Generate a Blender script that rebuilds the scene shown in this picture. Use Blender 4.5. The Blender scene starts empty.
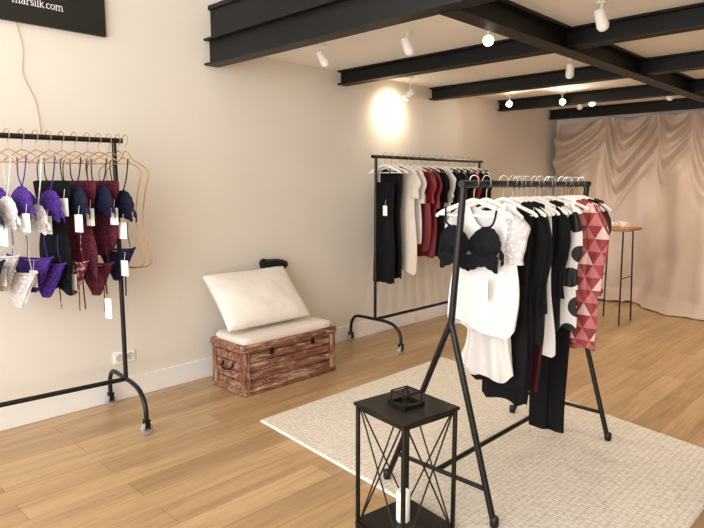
import bpy, math, random
from mathutils import Vector, Matrix, noise
random.seed(7)
C=bpy.context.scene.collection
pi=math.pi
bpy.context.scene.view_settings.view_transform='Standard'
# ---------------------------------------------------------------- materials
def lin(h):
    h=h.lstrip('#'); o=[]
    for i in (0,2,4):
        c=int(h[i:i+2],16)/255
        o.append(c/12.92 if c<=.04045 else ((c+.055)/1.055)**2.4)
    return (*o,1)
def nt(name):
    m=bpy.data.materials.new(name); m.use_nodes=True
    n=m.node_tree; b=n.nodes['Principled BSDF']
    return m,n,b
def N(n,t,**k):
    x=n.nodes.new(t)
    for a,v in k.items():
        if a in x.inputs: x.inputs[a].default_value=v
        else: setattr(x,a,v)
    return x
def coord(n,scale=(1,1,1),rot=(0,0,0)):
    t=N(n,'ShaderNodeTexCoord'); mp=N(n,'ShaderNodeMapping')
    mp.inputs['Scale'].default_value=scale; mp.inputs['Rotation'].default_value=rot
    n.links.new(t.outputs['Object'],mp.inputs['Vector']); return mp.outputs[0]
def ramp(n,fac,stops,interp='LINEAR'):
    r=N(n,'ShaderNodeValToRGB'); r.color_ramp.interpolation=interp
    e=r.color_ramp.elements
    while len(e)<len(stops): e.new(.5)
    for i,(p,c) in enumerate(stops): e[i].position=p; e[i].color=c
    n.links.new(fac,r.inputs[0]); return r.outputs[0]
def bump(n,b,h,s=.3,d=.01):
    bp=N(n,'ShaderNodeBump'); bp.inputs['Strength'].default_value=s; bp.inputs['Distance'].default_value=d
    n.links.new(h,bp.inputs['Height']); n.links.new(bp.outputs[0],b.inputs['Normal'])
def plain(name,col,rough=.5,metal=0,var=.12,scale=8,bs=.1,bd=.003,sheen=0,spec=.5):
    m,n,b=nt(name); c=lin(col)
    no=N(n,'ShaderNodeTexNoise',Scale=scale,Detail=4.0); n.links.new(coord(n),no.inputs['Vector'])
    d=tuple(x*(1-var) for x in c[:3])+(1,); l=tuple(min(1,x*(1+var)) for x in c[:3])+(1,)
    n.links.new(ramp(n,no.outputs['Fac'],[(.3,d),(.7,l)]),b.inputs['Base Color'])
    b.inputs['Roughness'].default_value=rough; b.inputs['Metallic'].default_value=metal
    b.inputs['Specular IOR Level'].default_value=spec
    if sheen: b.inputs['Sheen Weight'].default_value=sheen
    if bs: bump(n,b,no.outputs['Fac'],bs,bd)
    return m
def fabric(name,col,rough=.8,weave=350,sheen=.0,spec=.3):
    m,n,b=nt(name); c=lin(col)
    no=N(n,'ShaderNodeTexNoise',Scale=14.0,Detail=3.0); n.links.new(coord(n),no.inputs['Vector'])
    d=tuple(x*.96 for x in c[:3])+(1,); l=tuple(min(1,x*1.03) for x in c[:3])+(1,)
    n.links.new(ramp(n,no.outputs['Fac'],[(.3,d),(.7,l)]),b.inputs['Base Color'])
    w=N(n,'ShaderNodeTexNoise',Scale=float(weave),Detail=2.0); n.links.new(coord(n,(1,1,.4)),w.inputs['Vector'])
    bump(n,b,w.outputs['Fac'],.2,.001)
    b.inputs['Roughness'].default_value=rough; b.inputs['Sheen Weight'].default_value=sheen
    b.inputs['Specular IOR Level'].default_value=spec
    return m
def lace(name,col,col2,scale=60,p=(.2,.5)):
    m,n,b=nt(name)
    v=N(n,'ShaderNodeTexVoronoi',Scale=float(scale)); n.links.new(coord(n),v.inputs['Vector'])
    n.links.new(ramp(n,v.outputs['Distance'],[(p[0],lin(col)),(p[1],lin(col2))]),b.inputs['Base Color'])
    b.inputs['Roughness'].default_value=.7; b.inputs['Specular IOR Level'].default_value=.15
    bump(n,b,v.outputs['Distance'],.5,.003)
    return m
def emis(name,col,s):
    m,n,b=nt(name); b.inputs['Emission Color'].default_value=lin(col); b.inputs['Emission Strength'].default_value=s
    b.inputs['Base Color'].default_value=lin(col)
    no=N(n,'ShaderNodeTexNoise',Scale=5.0); n.links.new(no.outputs['Fac'],b.inputs['Roughness']); return m

WALL=plain('wall_paint','#E5DDD1',.75,var=.02,scale=1.3,bs=.05,bd=.004)
WALLB=plain('back_wall_paint','#F1E6D6',.8,var=.02,scale=1.3)
CEIL=plain('ceiling_paint','#F6F2EA',.85,var=.02,scale=2)
BASE=plain('baseboard_paint','#F0EDE9',.45,var=.02)
STEEL=plain('black_steel_beam','#0A0807',.5,var=.25,scale=5,bs=.15,bd=.004,spec=.35)
BLK=plain('black_powder_coat','#090808',.38,.2,var=.2,scale=30)
LANT=plain('aged_black_metal','#201B17',.45,.55,var=.35,scale=12,bs=.2)
CHROME=plain('chrome','#C8C8C8',.18,1,var=.05)
RUBBER=plain('grey_rubber','#9A9A9C',.5,var=.1)
GOLD=plain('rose_gold_wire','#C9A06A',.3,.85,var=.1)
WHT=plain('white_plastic','#F4F1EC',.35,var=.02)
HWHT=plain('white_painted_hanger','#F6F0E8',.4,var=.03)
PAPER=plain('white_card','#FBF8F2',.7,var=.02)
SIGN=plain('black_sign','#17130F',.5,var=.1)
LETT=plain('sign_lettering','#F2EFE9',.5,var=.01)
CREAM=fabric('cream_linen','#E0D5C9',.9)
PILW=fabric('ivory_satin','#EFE7DD',.6,sheen=.1)
BLKF=fabric('black_fabric','#08070A',.75,spec=.2)
BLKV=fabric('black_velvet','#0B0A0E',.9,sheen=.1)
NAVY=fabric('navy_fabric','#0E1124',.6)
SATW=fabric('white_satin','#DEDAD6',.42,sheen=.1,spec=.5)
SATW2=fabric('white_satin_under','#D2CDC8',.4,sheen=.1,spec=.5)
CRM=fabric('cream_silk','#DACDBB',.45)
RED=fabric('dark_red_silk','#6E1016',.45)
BURG=fabric('burgundy_silk','#3D0D16',.4)
GREY=fabric('charcoal_knit','#131318',.85)
LPUR=lace('purple_lace','#220E46','#482A7C',70)
LNAV=lace('navy_lace','#080814','#181832',60)
LBLK=lace('black_lace','#020203','#0A0A0E',45)
LBUR=lace('burgundy_lace','#25070F','#56202E',60)
LWHT=lace('white_lace','#E8E4E1','#BDB5B4',70)
LPIN=lace('blush_lace','#CDA89C','#6A2838',45)
def floor_mat():
    m,n,b=nt('oak_planks')
    t=N(n,'ShaderNodeTexCoord'); s=N(n,'ShaderNodeSeparateXYZ'); n.links.new(t.outputs['Object'],s.inputs[0])
    c=N(n,'ShaderNodeCombineXYZ'); n.links.new(s.outputs['Y'],c.inputs['X']); n.links.new(s.outputs['X'],c.inputs['Y'])
    br=N(n,'ShaderNodeTexBrick'); n.links.new(c.outputs[0],br.inputs['Vector'])
    br.offset=.37; br.offset_frequency=2
    br.inputs['Color1'].default_value=lin('#C5A47B'); br.inputs['Color2'].default_value=lin('#AC8A62')
    br.inputs['Mortar'].default_value=lin('#7A5C3C')
    for k,v in {'Scale':1.0,'Mortar Size':.0016,'Mortar Smooth':.2,'Bias':0.0,'Brick Width':1.25,'Row Height':.17}.items(): br.inputs[k].default_value=v
    no=N(n,'ShaderNodeTexNoise',Scale=1.0,Detail=8.0,Roughness=.65,Distortion=.6); n.links.new(coord(n,(26,1.6,1)),no.inputs['Vector'])
    r=ramp(n,no.outputs['Fac'],[(.28,(.6,.54,.5,1)),(.5,(.92,.9,.88,1)),(.75,(1.12,1.12,1.12,1))])
    mx=N(n,'ShaderNodeMix',data_type='RGBA',blend_type='MULTIPLY'); mx.inputs[0].default_value=.85
    n.links.new(br.outputs['Color'],mx.inputs[6]); n.links.new(r,mx.inputs[7])
    no2=N(n,'ShaderNodeTexNoise',Scale=1.0,Detail=2.0); n.links.new(coord(n,(6,.7,1)),no2.inputs['Vector'])
    r2=ramp(n,no2.outputs['Fac'],[(.3,(.82,.8,.78,1)),(.7,(1.1,1.1,1.1,1))])
    mx2=N(n,'ShaderNodeMix',data_type='RGBA',blend_type='MULTIPLY'); mx2.inputs[0].default_value=.8
    n.links.new(mx.outputs[2],mx2.inputs[6]); n.links.new(r2,mx2.inputs[7])
    n.links.new(mx2.outputs[2],b.inputs['Base Color'])
    b.inputs['Roughness'].default_value=.36
    bump(n,b,br.outputs['Fac'],.3,-.002)
    return m
def rug_mat():
    m,n,b=nt('cream_woven_wool')
    v=N(n,'ShaderNodeTexVoronoi',Scale=1.0,Randomness=.3); n.links.new(coord(n,(34,56,34)),v.inputs['Vector'])
    n.links.new(ramp(n,v.outputs['Distance'],[(.1,lin('#EBE3D7')),(.5,lin('#DED4C6')),(.9,lin('#B5A797'))]),b.inputs['Base Color'])
    b.inputs['Roughness'].default_value=.95
    inv=N(n,'ShaderNodeMath',operation='SUBTRACT'); inv.inputs[0].default_value=1; n.links.new(v.outputs['Distance'],inv.inputs[1])
    bump(n,b,inv.outputs[0],.6,.008)
    return m
def trunk_mat(name,sc):
    m,n,b=nt(name)
    no=N(n,'ShaderNodeTexNoise',Scale=1.0,Detail=9.0,Roughness=.75,Distortion=1.0); n.links.new(coord(n,sc),no.inputs['Vector'])
    n.links.new(ramp(n,no.outputs['Fac'],[(.3,lin('#3A2016')),(.43,lin('#70432F')),(.52,lin('#8B5B42')),(.58,lin('#B0907A')),(.69,lin('#CBB7A4'))]),b.inputs['Base Color'])
    b.inputs['Roughness'].default_value=.7; bump(n,b,no.outputs['Fac'],.5,.005); return m
def curtain_mat():
    m,n,b=nt('taupe_blush_satin')
    no=N(n,'ShaderNodeTexNoise',Scale=2.0,Detail=3.0); n.links.new(coord(n),no.inputs['Vector'])
    n.links.new(ramp(n,no.outputs['Fac'],[(.3,lin('#BDA694')),(.7,lin('#C8B2A1'))]),b.inputs['Base Color'])
    b.inputs['Roughness'].default_value=.38; b.inputs['Sheen Weight'].default_value=.1
    return m
def polka_mat():
    m,n,b=nt('dotted_cotton')
    v=N(n,'ShaderNodeTexVoronoi',Scale=1.0,Randomness=.45); n.links.new(coord(n,(7.5,.01,7.2)),v.inputs['Vector'])
    n.links.new(ramp(n,v.outputs['Distance'],[(0,lin('#E6E0D9')),(.09,lin('#0A090C')),(.38,lin('#E6E0D9'))],'CONSTANT'),b.inputs['Base Color'])
    b.inputs['Roughness'].default_value=.6; return m
def redpat_mat():
    m,n,b=nt('red_geometric_print')
    t=N(n,'ShaderNodeTexCoord'); acc=None
    for k,a in enumerate((90,30,150)):
        d=N(n,'ShaderNodeVectorMath',operation='DOT_PRODUCT'); n.links.new(t.outputs['Object'],d.inputs[0])
        d.inputs[1].default_value=(math.cos(math.radians(a))*7.5,0,math.sin(math.radians(a))*7.5)
        f=N(n,'ShaderNodeMath',operation='FRACT'); n.links.new(d.outputs['Value'],f.inputs[0])
        g=N(n,'ShaderNodeMath',operation='GREATER_THAN'); n.links.new(f.outputs[0],g.inputs[0]); g.inputs[1].default_value=.5
        mu=N(n,'ShaderNodeMath',operation='MULTIPLY'); n.links.new(g.outputs[0],mu.inputs[0]); mu.inputs[1].default_value=.3
        if acc is None: acc=mu
        else:
            s=N(n,'ShaderNodeMath',operation='ADD'); n.links.new(acc.outputs[0],s.inputs[0]); n.links.new(mu.outputs[0],s.inputs[1]); acc=s
    n.links.new(ramp(n,acc.outputs[0],[(0,lin('#9C3238')),(.2,lin('#BC6C66')),(.5,lin('#8E2A32')),(.8,lin('#DDB8AC'))],'CONSTANT'),b.inputs['Base Color'])
    b.inputs['Roughness'].default_value=.55; return m
FLOOR=floor_mat(); RUG=rug_mat(); TR=trunk_mat('whitewashed_wood',(24,5,34)); TR2=trunk_mat('whitewashed_wood_upright',(32,32,5))
CURT=curtain_mat(); POLKA=polka_mat(); REDP=redpat_mat()
TABW=plain('honey_wood','#A8703C',.45,var=.25,scale=9)
BULB=emis('lit_bulb','#FFDDA6',30)
SHADE=plain('socket_shade','#C9C4BE',.4)
# ---------------------------------------------------------------- mesh builder
def cr(pts,sub=8,closed=False):
    P=[Vector(p) for p in pts]; out=[]; n=len(P)
    rng=range(n) if closed else range(n-1)
    for i in rng:
        if closed: a,b,c,d=P[(i-1)%n],P[i],P[(i+1)%n],P[(i+2)%n]
        else: a,b,c,d=P[max(i-1,0)],P[i],P[i+1],P[min(i+2,n-1)]
        for k in range(sub):
            t=k/sub
            out.append(.5*((2*b)+(c-a)*t+(2*a-5*b+4*c-d)*t*t+(3*b-a-3*c+d)*t**3))
    if not closed: out.append(P[-1])
    return out
import bmesh
class M:
    def __init__(s): s.v=[];s.f=[]
    def add(s,v,f):
        o=len(s.v); s.v+= [tuple(x) for x in v]; s.f+=[tuple(i+o for i in q) for q in f]; return s
    def box(s,c,d,rz=0,mat=None,bev=0):
        x,y,z=[k/2 for k in d]
        if bev:
            e=min(bev,x*.9,y*.9,z*.9); v=[]
            for sx in(-1,1):
                for sy in(-1,1):
                    for sz in(-1,1):
                        v+=[(sx*(x-e),sy*(y-e),sz*z),(sx*(x-e),sy*y,sz*(z-e)),(sx*x,sy*(y-e),sz*(z-e))]
            bm=bmesh.new()
            for q in v: bm.verts.new(q)
            bmesh.ops.convex_hull(bm,input=bm.verts); bm.verts.index_update()
            bmesh.ops.dissolve_limit(bm,angle_limit=.01,verts=bm.verts,edges=bm.edges); bm.verts.index_update()
            V=[q.co.copy() for q in bm.verts]; F=[[w.index for w in f.verts] for f in bm.faces]; bm.free()
        else:
            V=[Vector((a,b,e)) for a in(-x,x) for b in(-y,y) for e in(-z,z)]
            F=[(0,1,3,2),(4,6,7,5),(0,4,5,1),(2,3,7,6),(0,2,6,4),(1,5,7,3)]
        R=Matrix.Rotation(rz,3,'Z') if mat is None else mat
        return s.add([R@q+Vector(c) for q in V],F)
    def tube(s,pts,r,n=8,closed=False,flat=None):
        P=[Vector(p) for p in pts]; L=len(P); rr=r if isinstance(r,(list,tuple)) else [r]*L
        T=[]
        for i in range(L):
            if closed: t=P[(i+1)%L]-P[i-1]
            else: t=P[min(i+1,L-1)]-P[max(i-1,0)]
            T.append(t.normalized() if t.length>1e-9 else Vector((0,0,1)))
        u=T[0].orthogonal().normalized(); v=[]
        if flat: u=(Vector(flat)-Vector(flat).dot(T[0])*T[0]).normalized()
        for i in range(L):
            u=(u-u.dot(T[i])*T[i]).normalized(); w=T[i].cross(u)
            for k in range(n):
                a=2*pi*k/n; v.append(P[i]+rr[i]*(math.cos(a)*u*(.18 if flat else 1)+math.sin(a)*w))
        f=[]
        for i in range(L if closed else L-1):
            j=(i+1)%L
            for k in range(n): f.append((i*n+k,i*n+(k+1)%n,j*n+(k+1)%n,j*n+k))
        if not closed: f+= [tuple(range(n))[::-1],tuple((L-1)*n+k for k in range(n))]
        return s.add(v,f)
    def lathe(s,prof,c=(0,0,0),n=24,mat=None):
        v=[];f=[];L=len(prof)
        for r,z in prof:
            for k in range(n):
                a=2*pi*k/n; q=Vector((r*math.cos(a),r*math.sin(a),z))
                if mat is not None: q=mat@q
                v.append(q+Vector(c))
        for i in range(L-1):
            for k in range(n): f.append((i*n+k,i*n+(k+1)%n,(i+1)*n+(k+1)%n,(i+1)*n+k))
        f+=[tuple(range(n))[::-1],tuple((L-1)*n+k for k in range(n))]
        return s.add(v,f)
    def grid(s,fn,nu,nv,wrap=False):
        v=[fn(i/nu,j/nv) for j in range(nv+1) for i in range(nu if wrap else nu+1)]
        w=nu if wrap else nu+1; f=[]
        for j in range(nv):
            for i in range(nu):
                f.append((j*w+i,j*w+(i+1)%w,(j+1)*w+(i+1)%w,(j+1)*w+i))
        return s.add(v,f)
def mkobj(name,mb,mat,parent=None,smooth=True,label=None):
    me=bpy.data.meshes.new(name); me.from_pydata(mb.v,[],mb.f); me.update()
    me.materials.append(mat)
    o=bpy.data.objects.new(name,me); C.objects.link(o)
    bm=bmesh.new(); bm.from_mesh(me); bmesh.ops.recalc_face_normals(bm,faces=bm.faces)
    if smooth:
        for f in bm.faces: f.smooth=True
        for e in bm.edges:
            if len(e.link_faces)==2 and e.calc_face_angle(0)>math.radians(40): e.smooth=False
    bm.to_mesh(me); bm.free()
    if parent is not None: o.parent=parent
    if label: o['label']=label
    return o
def thing(name,loc,label,cat,rz=0,group=None,rx=0,ry=0):
    e=bpy.data.objects.new(name,None); e.empty_display_size=.05; C.objects.link(e)
    e.location=loc; e.rotation_euler=(rx,ry,rz); e['label']=label; e['category']=cat
    if group: e['group']=group
    return e
def struct(name,mb,mat):
    o=mkobj(name,mb,mat,smooth=False); o['kind']='structure'; return o
# ---------------------------------------------------------------- room shell
YB=8.25; XR=6.2; YF=-2.6; ZT=4.3; ZC=2.51
struct('floor',M().box((XR/2,(YB+YF)/2,-.05),(XR+.4,YB-YF+.4,.1)),FLOOR)
struct('wall_left',M().box((-.1,(YB+YF)/2,ZT/2),(.2,YB-YF+.4,ZT)),WALL)
struct('wall_back',M().box((XR/2,YB+.1,ZT/2),(XR,.2,ZT)),WALLB)
struct('wall_right',M().box((XR+.1,(YB+YF)/2,ZT/2),(.2,YB-YF+.4,ZT)),WALL)
struct('ceiling',M().box((XR/2,(2.6+YB)/2,ZC+.04),(XR,YB-2.6,.08)),CEIL)
struct('ceiling',M().box((XR/2,(YF+YB)/2,ZT+.05),(XR+.4,YB-YF+.4,.1)),CEIL)
f=M().box((XR/2,YF,.1),(XR,.15,.2)).box((XR/2,YF,ZT-.15),(XR,.15,.3))
for x in (.08,2.1,4.1,6.12): f.box((x,YF,ZT/2),(.12,.15,ZT))
struct('window_1',f,STEEL)
struct('baseboard_left',M().box((.009,(YB+YF)/2,.075),(.018,YB-YF,.15),bev=.004),BASE)
struct('baseboard_back',M().box((XR/2,YB-.009,.075),(XR,.018,.15),bev=.004),BASE)
def ibeam(m,x0,x1,y,zb,zt,w=.1,tk=.014):
    xc=(x0+x1)/2;L=x1-x0
    m.box((xc,y,zb+tk/2),(L,w,tk)); m.box((xc,y,zt-tk/2),(L,w,tk)); m.box((xc,y,(zb+zt)/2),(L,.02,zt-zb))
n=1
for y,zb,zt in [(2.58,2.37,2.56),(3.95,2.385,2.51),(5.31,2.385,2.51),(6.68,2.385,2.51),(8.02,2.385,2.51)]:
    m=M(); ibeam(m,0.001,XR,y,zb,zt,.12 if y<3 else .11); struct('trim_%d'%n,m,STEEL); n+=1
m=M().box((XR/2,2.60,2.67),(XR,.03,.21)).box((XR/2,2.6,2.785),(XR,.07,.03)); struct('trim_%d'%n,m,STEEL); n+=1
m=M(); xg=2.12
m.box((xg,(2.62+8.0)/2,2.372),(.12,5.38,.014)).box((xg,5.31,2.5),(.12,5.38,.02)).box((xg,5.31,2.44),(.02,5.38,.13))
struct('trim_%d'%n,m,STEEL); n+=1
# ---------------------------------------------------------------- rug
rg=[(1.02,2.2),(1.02,4.17),(3.34,3.68),(3.34,1.98)]
def rugf(u,v):
    a=Vector(rg[0]).lerp(Vector(rg[3]),u); b=Vector(rg[1]).lerp(Vector(rg[2]),u); p=a.lerp(b,v)
    e=min(u,1-u)*200; g=min(v,1-v)*200
    z=.002+.012*min(1,max(0,min(e,g))**.5)
    return (p.x,p.y,z)
r=mkobj('area_rug',M().grid(rugf,240,200),RUG); r['label']='cream woven wool rug under the clothes rack'; r['category']='rug'
# ---------------------------------------------------------------- racks on casters
def caster(root,x,y):
    m=M(); m.tube([(x,y,.12),(x,y,.088)],.007)
    m.box((x-.02,y,.062),(.004,.03,.06)).box((x+.02,y,.062),(.004,.03,.06)).box((x,y,.091),(.044,.036,.007))
    fk=mkobj('caster',m,BLK,root)
    R=Matrix.Rotation(pi/2,3,'Y')
    mkobj('wheel',M().lathe([(.01,-.015),(.03,-.015),(.036,-.009),(.036,.009),(.03,.015),(.01,.015)],(x,y,.036),24,R),RUBBER,fk)
    mkobj('axle_hub',M().lathe([(.003,-.025),(.009,-.0245),(.009,.0245),(.003,.025)],(x,y,.036),16,R),CHROME,fk)
def rack(x,yend,Ln,h,label,rz=0,w=.31,far=False):
    root=thing('clothes_rack',(x,yend,0),label,'clothes rack',rz)
    y0,y1=(0,Ln) if far else (-Ln,0); ah=.27
    mkobj('hanging_rail',M().tube([(0,y0-.05,h),(0,y1+.05,h)],.0155,12),BLK,root)
    mkobj('lower_rail',M().tube([(0,y0,ah),(0,y1,ah)],.0145,10),BLK,root)
    for y in (y0,y1):
        mkobj('upright',M().tube([(0,y,ah),(0,y,h)],.014,12),BLK,root)
        mkobj('foot_bar',M().tube(cr([(-w,y,.1),(-w,y,.16),(-w+.02,y,.22),(-w+.07,y,.262),(-w+.16,y,ah),(0,y,ah),(w-.2,y,ah),(w-.1,y,.255),(w-.03,y,.21),(w-.003,y,.155),(w,y,.1)],5),.0145,10),BLK,root)
        caster(root,-w,y);caster(root,w,y)
    return root
R1=-math.radians(5)
rack(.39,1.63,1.2,1.76,'black metal clothes rack on casters with lingerie hanging',R1)
rack(.38,4.0,1.67,1.74,'black metal clothes rack on casters against the pale wall',far=True)
R3X,R3T=2.42,2.53
def aframe():
    root=thing('clothes_rack',(R3X,2.81,0),'black A-frame metal clothes rack standing on the cream rug','clothes rack')
    L=.625; tx=R3T-R3X; zj=.86
    mkobj('hanging_rail',M().tube([(tx,-L-.02,1.5),(tx,L+.02,1.5)],.0165,12),BLK,root)
    for s in(-1,1):
        y=s*L; jx=tx-.05
        mkobj('upright',M().tube([(tx,y,1.5),(jx,y,zj)],.0155,12),BLK,root)
        for q in(-1,1):
            mkobj('leg',M().tube([(jx,y,zj+.03),(q*.31,y,.018)],.0145,12),BLK,root)
            mkobj('foot_cap',M().lathe([(.018,0),(.02,.005),(.02,.04),(.016,.045)],(q*.31,y,.016),14),BLK,root)
        z=.17;k=.31*(zj-z)/(zj-.018)+.0
        mkobj('cross_bar',M().tube([(-k+.01,y,z),(k+.005,y,z)],.011,10),BLK,root)
    mkobj('lower_rail',M().tube([(0,-L,.17),(0,L,.17)],.013,10),BLK,root)
aframe()
# ---------------------------------------------------------------- hangers
def hanger(x,y,zb,mat,label,group,hw=.2,rz=0,thick=.009):
    root=thing('hanger',(x,y,zb),label,'hanger',rz,group)
    a=cr([(-hw,0,-.165),(-hw*.93,0,-.15),(-hw*.5,0,-.118),(-.03,0,-.095),(0,0,-.088),(.03,0,-.095),(hw*.5,0,-.118),(hw*.93,0,-.15),(hw,0,-.165)],4)
    m=M().tube(a,[thick*(1.1 if 4<i<len(a)-5 else .8) for i in range(len(a))],8)
    m.tube([(-hw*.93,0,-.155),(hw*.93,0,-.158)],.004 if thick>.005 else .0025,6)
    mkobj('hanger_arm',m,mat,root)
    h=[(0,0,-.09),(0,0,-.055),(.004,0,-.04),(.02,0,-.022)]+[(.021*math.cos(t),0,.021*math.sin(t)-.0) for t in [-.3,.3,.9,1.5,2.1,2.7,3.3]]
    mkobj('hook',M().tube(cr(h,3),.0024,6),GOLD if mat is GOLD else CHROME,root)
def bodyhanger(x,y,zb,label,group,rz=0,s=1.0):
    root=thing('wire_hanger',(x,y,zb),label,'hanger',rz,group)
    half=[(.012,-.08),(.03,-.1),(.05,-.125),(.11,-.155),(.165,-.185),(.18,-.225),(.155,-.3),(.135,-.38),(.12,-.47),(.125,-.54),(.15,-.62),(.175,-.7),(.17,-.76),(.09,-.79)]
    P=[(px*s,0,pz*s) for px,pz in half]+[(-px*s,0,pz*s) for px,pz in half[::-1]]
    mkobj('wire_frame',M().tube(cr(P,4,True),.0035,6,True),GOLD,root)
    h=[(0,0,-.075),(0,0,-.055),(.004,0,-.04),(.02,0,-.022)]+[(.021*math.cos(t),0,.021*math.sin(t)) for t in [-.3,.3,.9,1.5,2.1,2.7,3.3]]
    mkobj('hook',M().tube(cr(h,3),.0028,6),GOLD,root)
# ---------------------------------------------------------------- garments
def tag(root,x,y,z,w=.04,h=.07):
    m=M().box((x,y,z-h/2),(w,.002,h)); m.tube([(x,y+.01,z+.05),(x,y,z-.005)],.0012,5)
    mkobj('price_tag',m,PAPER,root,smooth=False,label='white card price tag')
def garment(name,label,cat,x,y,zt,zb,wt,wb,mat,group,neck=(.09,.1),thick=.018,waist=0,sleeve=None,folds=5,amp=.25,seed=0,rz=0,straps=False,tagp=None,hem=0,smat=None,slope=.28):
    rd=random.Random(seed*13+5); ph=[rd.uniform(0,6.28) for _ in range(5)]
    if len(label.split())<6: label+=' on a hanger'
    root=thing(name,(x,y,zt),label,cat,rz,group); H=zt-zb
    nw,nd=neck
    def fn(u,v):
        th=2*pi*u; c,s=math.cos(th),math.sin(th)
        hw=wt+(wb-wt)*v-waist*math.exp(-((v-.4)/.18)**2)
        hw*=1+.03*math.sin(v*9+ph[0])
        d=thick*(.3+.7*min(1,v*3))*(1+.4*v)
        xx=hw*math.copysign(abs(c)**.8,c)
        f=amp*min(1,v*1.6+.08)*math.sin(folds*th+ph[1]+1.5*math.sin(v*3+ph[2]))
        yy=d*s*(1+f)+.009*v*math.sin(xx*38+ph[3])
        xx*=1+.06*f
        ax=abs(xx)
        top=-slope*max(0,ax-nw)
        if ax<nw: top=-(nd if s<0 else nd*.35)*(1-(ax/nw)**2)
        if straps: top=-nd if ax<nw*.99 else -nd-.25*(ax-nw)
        bot=-H+hem*math.cos(th*2+ph[4])+.008*math.sin(folds*th+ph[1])
        z=top+(bot-top)*v
        xx+=.01*math.sin(v*5+ph[4])*v
        return (xx,yy,z)
    mkobj('body',M().grid(fn,64,36,True),mat,root)
    if straps:
        for q in(-1,1):
            mkobj('strap',M().tube(cr([(q*wt*.6,.0,-.02),(q*wt*.62,-.012,-nd*.5),(q*wt*.66,-thick*.4,-nd-.03)],5),.005,6,flat=(0,1,0)),mat,root)
    if sleeve:
        ln,w=sleeve
        for q in(-1,1):
            def sf(u,v,q=q):
                th=2*pi*u; ww=w*(1-.25*v)*(1+.08*math.sin(v*14+ph[1]+q))
                cx=q*(wt*.92+.02*min(1,v*2)+.012*math.sin(v*6)); cz=-slope*(wt*.85-nw)-.02-ln*v
                return (cx+ww*math.cos(th)*(.45+.55*min(1,v*4)),(thick*.95)*math.sin(th)*(1+.25*math.sin(3*th+v*5+ph[2])),cz+.02*math.cos(th)*-q*(1-v))
            mkobj('sleeve',M().grid(sf,24,18,True),smat or mat,root)
    if tagp: tag(root,*tagp)
    return root
def trousers(label,x,y,zt,zb,w,mat,group,seed=0):
    root=thing('trousers',(x,y,zt),label,'trousers',0,group); rd=random.Random(seed); a=rd.uniform(0,6)
    H=zt-zb
    mkobj('waistband',M().grid(lambda u,v:((w+.012)*math.cos(2*pi*u),.016*math.sin(2*pi*u),-.04*v),32,3,True),mat,root)
    for q in(-1,1):
        mkobj('trouser_leg',M().grid(lambda u,v,q=q:(q*w*.45+.012*math.sin(4*v+a)+w*.62*math.cos(2*pi*u)*(1-.12*v)*(1+.04*math.sin(v*12)),q*.008+.013*math.sin(2*pi*u)*(1+.3*math.sin(6*pi*u+3*v+a)),-.035-(H-.035)*v),32,26,True),mat,root)
# ---- lingerie
def bra(label,x,y,zt,mat,group,w=.15,strapm=None,rz=0,tagp=None,drop=.2,cs=1.0,deep=.022,proj=.014):
    root=thing('bra',(x,y,zt),label,'bra',rz,group)
    for q in(-1,1):
        cx=q*w*.46; cz=-drop
        def cf(u,v,q=q):
            th=2*pi*u; r=v*(1+.02*math.sin(th*14)*(v**6))
            rx=.074*cs; rzv=.066*cs*(1.1 if math.sin(th)>0 else .85)
            px=rx*r*math.cos(th)*(1-.2*max(0,math.sin(th))*r)+q*.012*cs*max(0,math.sin(th))*r
            return (cx+px,-proj*cs*(1-r*r)-.006,cz+rzv*r*math.sin(th))
        mkobj('cup',M().grid(cf,56,10,True),mat,root)
        mkobj('strap',M().tube(cr([(q*w*.8,0,-.0),(q*w*.74,-.01,-drop*.4),(q*w*.56,-.008,-drop+.065*cs)],6),.0055,6,flat=(0,1,0)),strapm or mat,root)
        mkobj('back_wing',M().grid(lambda u,v,q=q:(q*(w*.5+.06*cs+.02*math.sin(u*pi)),-.006+.018*u,-drop-.03*cs-.07*cs*u*.6+(.03-.015*u)*(v-.5)*2*.8),10,3),mat,root)
    mkobj('under_band',M().grid(lambda u,v:((u-.5)*(w+.12*cs),-.012,-drop-.03*cs-.012*math.cos((u-.5)*4*pi)-(deep+.006*abs(math.sin(u*28)))*v),84,3),mat,root)
    if tagp: tag(root,*tagp)
def briefs(label,x,y,zt,mat,group,w=.14,h=.16,rz=0,tagp=None,garter=False):
    root=thing('briefs',(x,y,zt),label,'underwear',rz,group)
    for nm,yy,k in(('front_panel',-.009,1.0),('back_panel',.009,1.3)):
        def bf(u,v,yy=yy,k=k):
            hw=w*(1-v)**(1.1/k)*.97+.03
            c=(u-.5)*2; x_=hw*c
            top=-.03*(1-c*c)
            return (x_,yy*(1-.7*abs(c))+.003*math.sin(c*9+v*5),top+(-h-top)*v)
        mkobj(nm,M().grid(bf,24,20),mat,root)
    mkobj('waistband',M().tube([((w+.028)*math.cos(t),.012*math.sin(t),-.012*abs(math.sin(t))*1.5) for t in [2*pi*i/28 for i in range(28)]],.006,6,True),mat,root)
    for q in(-1,1):
        mkobj('hanging_loop',M().tube(cr([(q*w*.9,0,0),(q*w*.8,0,.08),(q*w*.85,0,.16)],5),.0025,5),mat,root)
        if garter: mkobj('garter_strap',M().tube(cr([(q*w*.6,-.012,-.02),(q*w*.65,-.014,-.12),(q*w*.6,-.012,-.3)],5),.006,6,flat=(0,1,0)),mat,root)
    if tagp: tag(root,*tagp)
G1='lingerie on the rack near the sign'; H1='gold wire hangers on the lingerie rack'
ZB=1.78
def x1(y): return .39-(1.63-y)*math.tan(-R1)
nmc={LNAV:'dark navy lace',LWHT:'white lace',LPUR:'deep purple lace',LPIN:'blush and burgundy lace',LBUR:'burgundy lace',LBLK:'black lace'}
RL=math.radians(22)
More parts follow.
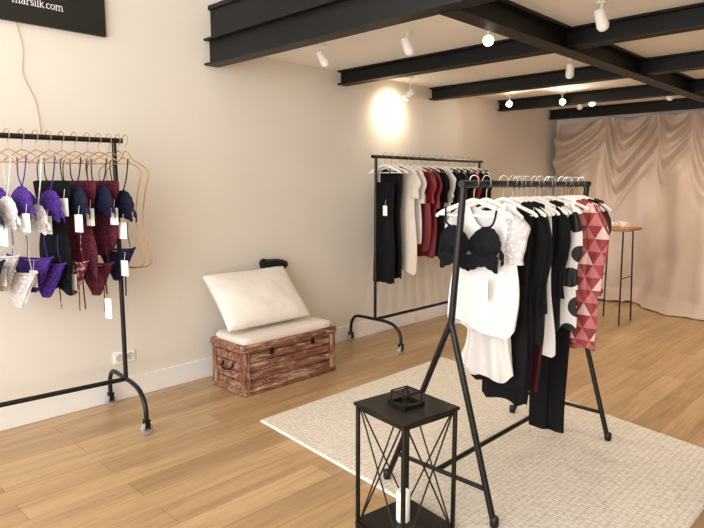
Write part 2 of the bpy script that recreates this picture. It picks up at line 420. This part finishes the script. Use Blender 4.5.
sets=[(.91,LNAV,LNAV,1.15,.3,.68,0),(.985,LWHT,LWHT,1.2,.3,.66,1),(1.06,LPUR,LWHT,1.25,.25,.76,1),(1.13,LWHT,LPUR,1.1,.34,.68,0),(1.2,LPUR,LPUR,1.25,.27,.72,1),
 (1.335,LNAV,LPIN,1.3,.25,.72,1),(1.475,LNAV,LBUR,1.3,.25,.74,0),(1.6,LNAV,LNAV,1.3,.28,.66,1)]
for i,(y,bm_,fm,cs,dr,bz,tg) in enumerate(sets):
    rz=RL+random.uniform(-.02,.02); X1=x1(y)
    hanger(X1,y,ZB-.004,GOLD,'thin gold wire hanger on the lingerie rack',H1,.17,rz,.003)
    bra('%s bra hanging on a gold hanger'%nmc[bm_],X1+random.uniform(-.01,.02),y-.004,ZB-.13,bm_,G1,.18,rz=rz,cs=cs,drop=dr,deep=.04,tagp=(random.uniform(.08,.16),-.03,-dr-.05-random.uniform(0,.06),.06,.1) if tg else None)
    briefs('%s briefs hanging below a bra'%nmc[fm],X1+random.uniform(-.02,.03),y,ZB-bz,fm,G1,.12+random.uniform(0,.03),.21,rz=rz,garter=i in(5,6,7),tagp=(random.uniform(.04,.12),-.022,-.08,.055,.095) if i in(1,3,5,7) else None)
for y,mt,nm,cat,b,lab,sd in((1.268,LBLK,'bodysuit','bodysuit',.88,'sheer dark lace bodysuit with thin straps',3),(1.405,LBUR,'bodysuit','bodysuit',.8,'burgundy lace bodysuit with thin straps',8),(1.54,LBUR,'camisole','camisole',.66,'burgundy lace camisole with thin straps',5)):
    hanger(x1(y),y,ZB-.004,GOLD,'thin gold wire hanger on the lingerie rack',H1,.17,RL,.003)
    garment(nm,lab,cat,x1(y),y,ZB-.12,ZB-b,.145,.12,mt,G1,(.12,.14),.009,.035,straps=True,seed=sd,rz=RL,tagp=(.12,-.03,-.24-.03*(sd%3),.06,.1),hem=.05)
bodyhanger(x1(1.67),1.70,ZB-.004,'empty gold wire body-shaped hanger at the rail end',H1,.3)
bodyhanger(x1(1.62),1.655,ZB-.004,'gold wire body-shaped hanger beside dark lace',H1,.3)
root=thing('price_tag',(x1(1.6)+.1,1.5,ZB-.6),'long card tag dangling on a string','tag',RL)
mkobj('card',M().box((0,0,-.42),(.05,.002,.12)),PAPER,root,smooth=False)
mkobj('string',M().tube([(0,.003,0),(0,0,-.37)],.0012,5),BLK,root)
# ---- rack 2
G2='clothes on the rack against the wall'; H2='white hangers on the wall rack'
X2=.38;Z2=1.757
def hung(y,X,Z,H,fn,rz=None,hw=.19):
    rz=random.uniform(-.03,.03) if rz is None else rz
    hanger(X,y,Z,HWHT,'white hanger with metal hook on the %s'%('wall rack' if X<1 else 'A-frame rack'),H,hw,rz,.011 if X<1 else .009)
    fn(rz)
def g2(y,zb,wt,wb,mat,name,label,**k):
    k.setdefault('neck',(.1,.15))
    hung(y,X2,Z2,H2,lambda rz: garment(name,label,name.replace('_',' '),X2,y,Z2-.1,zb,wt,wb,mat,G2,rz=rz,seed=int(y*100),**k))
g2(4.12,.6,.11,.13,BLKF,'dress','black sleeveless knee-length dress',neck=(.09,.14),waist=.015,straps=True,tagp=(.05,-.05,-.35,.05,.09))
g2(4.21,.64,.13,.13,BLKF,'dress','black sleeveless dress behind another',neck=(.09,.14),waist=.01)
g2(4.33,.7,.17,.2,CRM,'blouse','cream silk blouse with open neckline',neck=(.08,.16),sleeve=(.25,.07),hem=.03)
g2(4.43,.95,.17,.18,SATW,'blouse','white satin blouse',sleeve=(.3,.06))
g2(4.54,.88,.19,.2,RED,'blouse','red silk blouse with short sleeves',sleeve=(.3,.07),tagp=(.15,-.05,-.25,.05,.09),hem=.03)
g2(4.64,.80,.19,.2,RED,'blouse','dark red silk blouse',sleeve=(.35,.07))
g2(4.76,.8,.19,.21,BLKF,'blouse','black blouse with short sleeves',sleeve=(.3,.07))
g2(4.88,.95,.18,.2,SATW,'blouse','white silk blouse with short sleeves',sleeve=(.25,.06))
g2(4.99,.8,.19,.21,BLKF,'blouse','black silk blouse',sleeve=(.35,.07),tagp=(.15,-.05,-.25,.05,.09),hem=.03)
g2(5.1,.8,.19,.21,NAVY,'dress','short navy dress',sleeve=(.25,.06))
g2(5.22,.9,.19,.21,BLKF,'blouse','black blouse with wide sleeves',sleeve=(.3,.07))
g2(5.34,.8,.18,.2,RED,'blouse','dark red long-sleeved blouse',sleeve=(.4,.06))
g2(5.46,.8,.18,.2,BLKF,'dress','short black dress',sleeve=(.2,.06))
g2(5.57,.9,.17,.19,BLKF,'blouse','black blouse at the rail end',sleeve=(.3,.06))
# ---- rack 3
G3='clothes on the A-frame rack'; H3='white hangers on the A-frame rack'
X3=R3T;Z3=1.517
def g3(y,zt,zb,wt,wb,mat,name,label,dx=0,hang=True,rz=None,hw=.17,**k):
    f=lambda rz: garment(name,label,name.replace('_',' '),X3+dx,y,Z3-.095-zt,zb,wt,wb,mat,G3,rz=rz,seed=int(y*100),**k)
    k.setdefault('neck',(.08,.13))
    if hang: hung(y,X3+dx,Z3,H3,f,rz,hw=hw)
    else: f(rz or 0)
hanger(X3+.0,2.265,Z3,HWHT,'white hanger with metal hook on the A-frame rack',H3,.19,.05)
bra('black lace longline bra over a white satin top',X3-.01,2.257,Z3-.12,LBLK,G3,.16,drop=.16,cs=1.12,rz=.05,deep=.07,proj=.016)
g3(2.35,0,.85,.145,.18,SATW,'blouse','white satin short-sleeved top with lace cuffs',dx=.01,neck=(.09,.12),sleeve=(.24,.064),smat=LWHT,thick=.028,tagp=(.03,-.06,-.34,.055,.1),rz=0,hem=.03,amp=.6,folds=7,hw=.18)
g3(2.43,.45,.61,.09,.14,SATW2,'shorts','draped white satin shorts hanging under the top',dx=-.01,hang=False,neck=(.01,.0),thick=.018,hem=.025,folds=7,amp=.55)
g3(2.495,0,.55,.15,.14,BLKF,'dress','long black dress with thin straps',neck=(.1,.12),dx=.01)
g3(2.56,0,.45,.14,.13,BLKF,'dress','long black satin dress',neck=(.08,.1),sleeve=(.5,.04),dx=.02)
g3(2.625,0,.74,.14,.15,GREY,'blouse','charcoal knit top',sleeve=(.5,.04),dx=.01)
hung(2.68,X3,Z3,H3,lambda rz:trousers('burgundy satin trousers hanging from a hanger',X3+.02,2.68,Z3-.155,.48,.11,BURG,G3,2),0,.17)
g3(2.735,0,.66,.13,.165,SATW,'blouse','white sleeveless blouse',dx=.0)
g3(2.80,0,.72,.14,.15,BLKF,'blouse','black silk pyjama shirt',sleeve=(.45,.04),dx=.01)
g3(2.865,0,.76,.13,.14,NAVY,'blouse','navy pyjama shirt',sleeve=(.4,.035),dx=.0)
g3(2.93,0,.76,.145,.175,POLKA,'blouse','white shirt with large black dots',sleeve=(.42,.038),dx=.015)
hung(2.99,X3,Z3,H3,lambda rz:trousers('long black trousers hanging from a hanger',X3+.04,2.99,Z3-.155,.17,.1,BLKF,G3,3),0,.17)
g3(3.05,0,.66,.19,.215,REDP,'blouse','red and blush geometric print shirt',sleeve=(.45,.062),dx=.03,folds=7,amp=.35)
g3(3.13,0,.62,.18,.2,REDP,'robe','long red geometric print robe',sleeve=(.45,.055),dx=.02,amp=.35)
g3(3.20,0,.62,.15,.16,RED,'robe','dark red silk robe',sleeve=(.45,.045),dx=.0)
g3(3.275,0,.6,.14,.15,BLKF,'dress','black dress at the end of the rail',sleeve=(.4,.04))
g3(3.355,0,.9,.13,.14,BURG,'blouse','burgundy blouse at the end of the rail',sleeve=(.3,.04))
# ---------------------------------------------------------------- trunk
def trunk():
    root=thing('storage_trunk',(.40,2.83,0),'whitewashed brown wooden storage trunk with padded seat lid','storage bench')
    W,D,H=.88,.4,.31
    m=M()
    m.box((0,0,.17),(D-.04,W-.04,.28))
    for k in range(4):
        z=.068+k*.066
        m.box((D/2-.012,0,z),(.018,W-.1,.058),bev=.005); m.box((0,-W/2+.012,z),(D-.1,.018,.058),bev=.005)
        m.box((0,W/2-.012,z),(D-.1,.018,.058),bev=.005)
    mkobj('body',m,TR,root)
    for a in(-1,1):
        for b in(-1,1): mkobj('corner_post',M().box((a*(D/2-.02),b*(W/2-.02),.165),(.052,.052,.31),bev=.005),TR2,root)
    mkobj('plinth',M().box((0,0,.022),(D+.02,W+.02,.044),bev=.008),TR,root)
    mkobj('lid',M().box((0,0,.345),(D+.03,W+.03,.05),bev=.008).box((0,0,.315),(D+.012,W+.012,.014),bev=.004),TR,root)
    def pad(u,v):
        a=2*pi*u
        c=math.copysign(abs(math.cos(a))**(.18),math.cos(a)); s=math.copysign(abs(math.sin(a))**(.18),math.sin(a))
        prof=[(.97,0),(.985,.015),(.98,.032),(.955,.045),(.88,.053),(.6,.058),(.3,.06),(0,.06)]
        i=min(int(v*7+1e-6),7); r,z=prof[i]
        return (c*D/2*1.0*r,s*(W/2)*r,.368+z)
    mkobj('seat_pad',M().grid(pad,96,7,True),CREAM,root)
    for y in(-.2,.2):
        l=M().box((D/2+.005,y,.30),(.006,.035,.06),bev=.002); l.tube(cr([(D/2+.012,y-.018,.285),(D/2+.016,y,.262),(D/2+.012,y+.018,.285)],5),.003,6)
        mkobj('latch',l,LANT,root)
    for s in(-1,1):
        y=s*(W/2+.004)
        h=M().tube(cr([(-.06,y,.2),(-.055,y+s*.02,.185),(0,y+s*.022,.17),(.055,y+s*.02,.185),(.06,y,.2)],5),.006,8)
        h.box((-.06,y,.205),(.02,.006,.03)).box((.06,y,.205),(.02,.006,.03))
        mkobj('handle',h,LANT,root)
trunk()
def pillow():
    root=thing('pillow',(.31,2.735,.645),'ivory rectangular pillow leaning on the wall above the trunk','pillow')
    ax=Vector((-.32,0,.35)).normalized(); ny=Vector((0,1,0)); nn=ax.cross(ny); nn=nn if nn.x>0 else -nn
    W,H=.385,.245
    def pf(sgn):
        def f(u,v):
            a,b=(u-.5)*2,(v-.5)*2
            ea=1-.06*(1-b*b); eb=1-.07*(1-a*a)
            sx=W*a*ea; sz=H*b*eb
            th=.105*((1-a*a)*(1-b*b))**.36
            cr_=noise.noise(Vector((a*1.6+3,b*1.6,.5)))*.4+.5*noise.noise(Vector((a*4+b*2,b*2.5+a*2,1.5)))*(a*a+b*b)*.6
            th*=1+.3*cr_
            sag=-.015*(1-b)*.5*(1-a*a)
            return ny*sx+ax*(sz+sag)+nn*sgn*th
        return f
    m=M().grid(pf(1),60,44).grid(pf(-1),60,44)
    mkobj('pillow_case',m,PILW,root)
pillow()
root=thing('fabric_pouch',(.10,3.06,.838),'rolled black velvet pouch resting on top of the pillow','pouch')
rr=[.012,.02,.028,.034,.038,.04,.04,.038,.036,.035,.035,.036,.037,.038,.038,.038,.037,.036,.035,.033,.031,.028,.022,.016,.01,.005]
m=M().tube(cr([(0,-.13,.015),(0,-.11,.015),(.0,-.05,.01),(.0,.05,0),(.01,.11,-.01),(.02,.13,-.02)],5),[q*1.15 for q in rr],14)
mkobj('velvet_roll',m,BLKV,root)
# ---------------------------------------------------------------- lantern
def lantern():
    root=thing('lantern',(2.46,1.9,0),'black metal floor lantern with cross-braced open sides','lantern',-.14)
    s=.145;H=.565
    mkobj('top_plate',M().box((0,0,H+.005),(.32,.32,.014),bev=.003).box((0,0,H-.012),(.29,.29,.02)),LANT,root)
    m=M()
    for q in(-1,1):
        m.box((q*.05,0,H+.02),(.01,.11,.016)).box((0,q*.05,H+.02),(.11,.01,.016))
    mkobj('vent_collar',m,LANT,root)
    m=M()
    for a in(-1,1):
        for b in(-1,1): m.tube([(a*.045,b*.045,H+.02),(a*.045,b*.045,H+.07)],.0035,6)
    m.tube([(a*.045,b*.045,H+.07) for a,b in((-1,-1),(1,-1),(1,1),(-1,1))],.0035,6,True)
    m.tube(cr([(-.02,0,H+.02),(-.022,0,H+.06),(0,0,H+.085),(.022,0,H+.06),(.02,0,H+.02)],5),.003,6)
    mkobj('finial',m,LANT,root)
    mkobj('base',M().box((0,0,.025),(.31,.31,.016),bev=.003).box((0,0,.04),(.29,.29,.02)),LANT,root)
    for a in(-1,1):
        for b in(-1,1):
            mkobj('corner_post',M().box((a*s,b*s,H/2),(.016,.016,H),bev=.002),LANT,root)
    for k in range(4):
        R=Matrix.Rotation(k*pi/2,3,'Z'); m=M()
        for q in(-1,1):
            m.tube([R@Vector((-q*.125,s,.05)),R@Vector((q*.125,s,H-.02))],.0038,6)
        mkobj('side_brace',m,LANT,root)
lantern()
c=thing('candle',(2.45,1.9,.05),'white pillar candle standing inside the lantern','candle')
mkobj('wax',M().lathe([(.028,0),(.03,.004),(.03,.13),(.026,.136),(.005,.132)],(0,0,0),24),PAPER,c)
mkobj('wick',M().tube([(0,0,.13),(.002,0,.15)],.0015,6),BLK,c)
root=thing('display_plinth',(3.56,3.14,0),'low black display plinth standing on the oak floor','plinth',.1)
mkobj('plinth_box',M().box((0,0,.08),(.34,.3,.12),bev=.01),BLK,root)
mkobj('base',M().box((0,0,.01),(.3,.26,.02)),BLK,root)
# ---------------------------------------------------------------- curtain
def sm(x): x=max(0,min(1,x)); return x*x*(3-2*x)
def curtain():
    pins=[(-.25,2.35),(.80,2.365),(1.40,2.375),(1.80,2.375),(2.8,2.36),(4.3,2.36)]
    deep=[.45,1.0,.8,.55,.4]
    def nz(x,y,z): return noise.noise(Vector((x,y,z)))
    def fn(u,v):
        x=.10+u*3.9; t=v
        for i in range(len(pins)-1):
            if pins[i][0]<=x<=pins[i+1][0]:
                a,b=pins[i],pins[i+1]; break
        w=b[0]-a[0]; lt=(x-a[0])/w; sag=max(0,4*lt*(1-lt)); bl=a[1]+(b[1]-a[1])*lt
        zt=bl-.05*w*sag; z=zt*(1-t); D=bl-z
        ir=nz(x*1.0,z*1.0,4)
        lt2=max(0,min(1,lt+.3*(D)*(1-lt)*lt*4)); sg=4*lt2*(1-lt2)
        dep=deep[i]; ph=D-dep*w*sg
        env=math.exp(-(max(0,ph-.15)/.33)**2)*sag**.6
        sp=.27+.08*ir
        d=(.06*math.sin(ph*2*pi/sp+ir*3+i)*min(1,D*5)+.10*sag*min(1,D*3))*env
        low=1-.85*env
        for k,(px,pz) in enumerate(pins):
            dx=x-px; ww=math.exp(-(dx/(.1+.38*D))**2)
            d+=.05*ww*math.sin(math.atan2(dx,D+.15)*9+k*2+ir*2)*min(1,D*3)*low
        f1=nz((x+.3*D*nz(x*.6,3,1))*1.9,z*.22,1.7); f2=nz(x*4.4+.35*z,z*.25,7)
        d+=low*(.20*f1+.075*f2)
        dd=x+.6*D; mask=sm(nz(x*.8,z*.7,9)*2.4+.25)
        d+=low*mask*.05*math.sin(dd*6+ir*3)
        y=8.08-d-.05*t-.2*max(0,x-.3)*t**1.4
        if z<.14: y-=(.14-z)*1.5*(1+.7*nz(x*3,0,2))
        y=min(y,8.22)
        zz=max(z,.008+.03*abs(nz(x*6,y*6,3)))
        return (x,y,zz)
    root=mkobj('draped_curtain',M().grid(fn,560,190),CURT)
    root['label']='blush beige satin draped across the end wall'; root['category']='curtain'
curtain()
# ---------------------------------------------------------------- table with cups
root=thing('bar_table',(1.50,6.64,0),'tall narrow wooden table with thin black metal legs','table')
mkobj('table_top',M().box((0,0,1.02),(.4,.42,.03),bev=.004),TABW,root)
for a in(-1,1):
    for b in(-1,1):
        mkobj('leg',M().tube([(a*.13,b*.14,1.005),(a*.15,b*.17,0.0)],.009,8),BLK,root)
m=M()
for a in(-1,1): m.tube([(a*.14,-.155,.5),(a*.14,.155,.5)],.006,6)
mkobj('brace',m,BLK,root)
for (x,y) in [(1.50,6.72),(1.58,6.62),(1.46,6.60)]:
    c=thing('cup',(x,y,1.035),'small white porcelain cup on the tall table','cup',group='cups on the tall table')
    mkobj('bowl',M().lathe([(.02,0),(.025,.003),(.036,.03),(.04,.06),(.038,.06),(.033,.03),(.01,.01)],(0,0,0),24),WHT,c)
    mkobj('handle',M().tube(cr([(.036,0,.05),(.055,0,.045),(.055,0,.025),(.034,0,.018)],4),.004,6),WHT,c)
# ---------------------------------------------------------------- sign with serif lettering, cable
root=thing('wall_sign',(.0,1.17,2.8),'black sign board with white lettering on the wall','sign')
mkobj('board',M().box((.016,0,0),(.03,1.22,.71),bev=.003),SIGN,root)
def arc(cx,cy,rx,ry,a0,a1,n=14): return [(cx+rx*math.cos(math.radians(a0+(a1-a0)*i/n)),cy+ry*math.sin(math.radians(a0+(a1-a0)*i/n))) for i in range(n+1)]
def sf(x,y,w=.18): return [(x-w,y),(x+w,y)]
gl={'m':(1.75,[[(.2,0),(.2,1)],[(0,1),(.2,1)],arc(.5,.65,.3,.33,180,0)+[(.8,0)],arc(1.1,.65,.3,.33,180,0)+[(1.4,0)],sf(.2,0),sf(.8,0),sf(1.4,0)]),
'a':(.95,[arc(.38,.72,.27,.27,150,0)+[(.65,.1),(.8,0)],arc(.36,.28,.29,.28,80,360),]),
'r':(.8,[[(.2,0),(.2,1)],[(0,1),(.2,1)],arc(.5,.7,.3,.28,180,50),sf(.2,0)]),
's':(.75,[arc(.34,.75,.24,.24,30,250)+arc(.34,.26,.26,.26,80,-160)]),
'i':(.5,[[(.22,0),(.22,1)],[(.04,1),(.22,1)],sf(.22,0),[(.22,1.33),(.22,1.42)]]),
'l':(.5,[[(.22,0),(.22,1.6)],[(.04,1.6),(.22,1.6)],sf(.22,0)]),
'k':(.98,[[(.2,0),(.2,1.6)],[(.02,1.6),(.2,1.6)],[(.2,.4),(.72,1)],[(.38,.6),(.82,0)],sf(.2,0),sf(.74,1,.14),sf(.82,0,.14)]),
'.':(.4,[[(.15,0),(.15,.09)]]),
'c':(.85,[arc(.42,.5,.36,.5,45,315)]),
'o':(.98,[arc(.44,.5,.38,.5,0,360)])}
txt='marsilk.com'; tot=sum(gl[ch][0] for ch in txt); sc=.29/tot; cx=0; m=M()
for ch in txt:
    wd,st=gl[ch]
    for s_ in st: m.tube([(0,(cx+a)*sc,b*sc) for a,b in s_],.0022,6)
    cx+=wd
lo=mkobj('lettering',m,LETT,root); lo.location=(.033,.06,-.25)
mkobj('cable',M().tube(cr([(.006,.08,-.35),(.006,.11,-.5),(.006,.10,-.65),(.006,.16,-.8),(.006,.18,-1.0)],6),.002,6),plain('tan_cable','#B59A86',.5),root,label='thin loose tan cable')
root=thing('wall_socket',(0,1.8,.30),'white double power socket on the wall above the baseboard','power socket')
mkobj('face_plate',M().box((.006,0,0),(.012,.155,.082),bev=.003),WHT,root)
for s in(-1,1):
    R=Matrix.Rotation(pi/2,3,'Y')
    mkobj('socket_well',M().lathe([(.027,0),(.027,.004),(.022,.004),(.02,.0015),(.004,.001)],(.011,s*.037,0),20,R),SHADE,root)
# ---------------------------------------------------------------- spotlights
def spot(x,y,z,aim,lit,en=0,ang=70,zc=ZC):
    root=thing('spotlight',(x,y,z),'lit white spotlight fixed to the ceiling' if lit else 'white ceiling spotlight aimed downward','spotlight',group='spotlights under the mezzanine')
    d=(Vector(aim)).normalized(); R=d.to_track_quat('Z','Y').to_matrix()
    mkobj('lamp_head',M().lathe([(.012,-.05),(.026,-.045),(.03,-.03),(.034,.05),(.03,.05),(.027,.03),(.004,.028)],(0,0,0),20,R),WHT,root)
    mkobj('stem',M().tube([(0,0,0),(0,0,zc-z-.012)],.006,8).box((0,0,zc-z-.008),(.05,.05,.014),bev=.004),WHT,root)
    mkobj('bulb',M().lathe([(.004,.034),(.024,.036),(.032,.05),(.028,.062),(.015,.072),(.002,.075)],(0,0,0),16,R),BULB if lit else PAPER,root)
    if en:
        l=bpy.data.lights.new('lamp_light','SPOT'); l.energy=en; l.color=(1,.87,.69); l.spot_size=math.radians(ang); l.spot_blend=1.0; l.shadow_soft_size=.02
        o=bpy.data.objects.new('lamp_light',l); C.objects.link(o); o.parent=root; o.location=d*.1
        o.rotation_euler=(-d).to_track_quat('Z','Y').to_euler()
spot(.66,3.10,2.42,(.3,.5,-1),False,8,120)
spot(1.35,3.23,2.42,(.3,.3,-1),False,20,120)
spot(1.83,3.46,2.42,(.5,-.75,-.45),True,14,150)
spot(2.54,3.48,2.42,(.2,.3,-1),False,24,120)
spot(1.745,4.83,2.42,(-.2,.3,-1),False,34,130)
spot(.27,4.60,2.35,(-1,.05,-.6),True,16,150)
spot(.34,6.32,2.42,(.45,-.8,-.3),True,22,160)
spot(.85,6.58,2.42,(.5,-.8,-.3),True,22,160)
spot(1.05,6.9,2.42,(.45,-.8,-.3),True,22,160)
spot(.9,6.9,2.42,(.2,.3,-1),False,26,150)
spot(1.9,6.8,2.42,(.1,.3,-1),False,32,150)
spot(3.2,6.0,2.42,(0,.3,-1),False,50,150)
spot(3.6,4.6,2.42,(-.2,.3,-1),False,50,140)
# ---------------------------------------------------------------- lights / world
w=bpy.data.worlds.new('World'); bpy.context.scene.world=w; w.use_nodes=True
bg=w.node_tree.nodes['Background']; bg.inputs[0].default_value=(.93,.97,1,1); bg.inputs[1].default_value=1.7
def area(loc,rot,sx,sy,e,col):
    l=bpy.data.lights.new('daylight','AREA'); l.shape='RECTANGLE'; l.size=sx; l.size_y=sy; l.energy=e; l.color=col
    o=bpy.data.objects.new('daylight',l); C.objects.link(o); o.location=loc; o.rotation_euler=rot
area((3.1,YF+.1,2.0),(pi/2,0,0),5.8,3.4,305,(.985,.99,1))
cam=bpy.data.cameras.new('Camera'); co=bpy.data.objects.new('Camera',cam); C.objects.link(co)
co.location=(4,0,1.5); co.rotation_euler=(math.radians(90-7.6),0,math.radians(44.4)); cam.sensor_width=36; cam.lens=600*36/704; cam.clip_start=.02
bpy.context.scene.camera=co
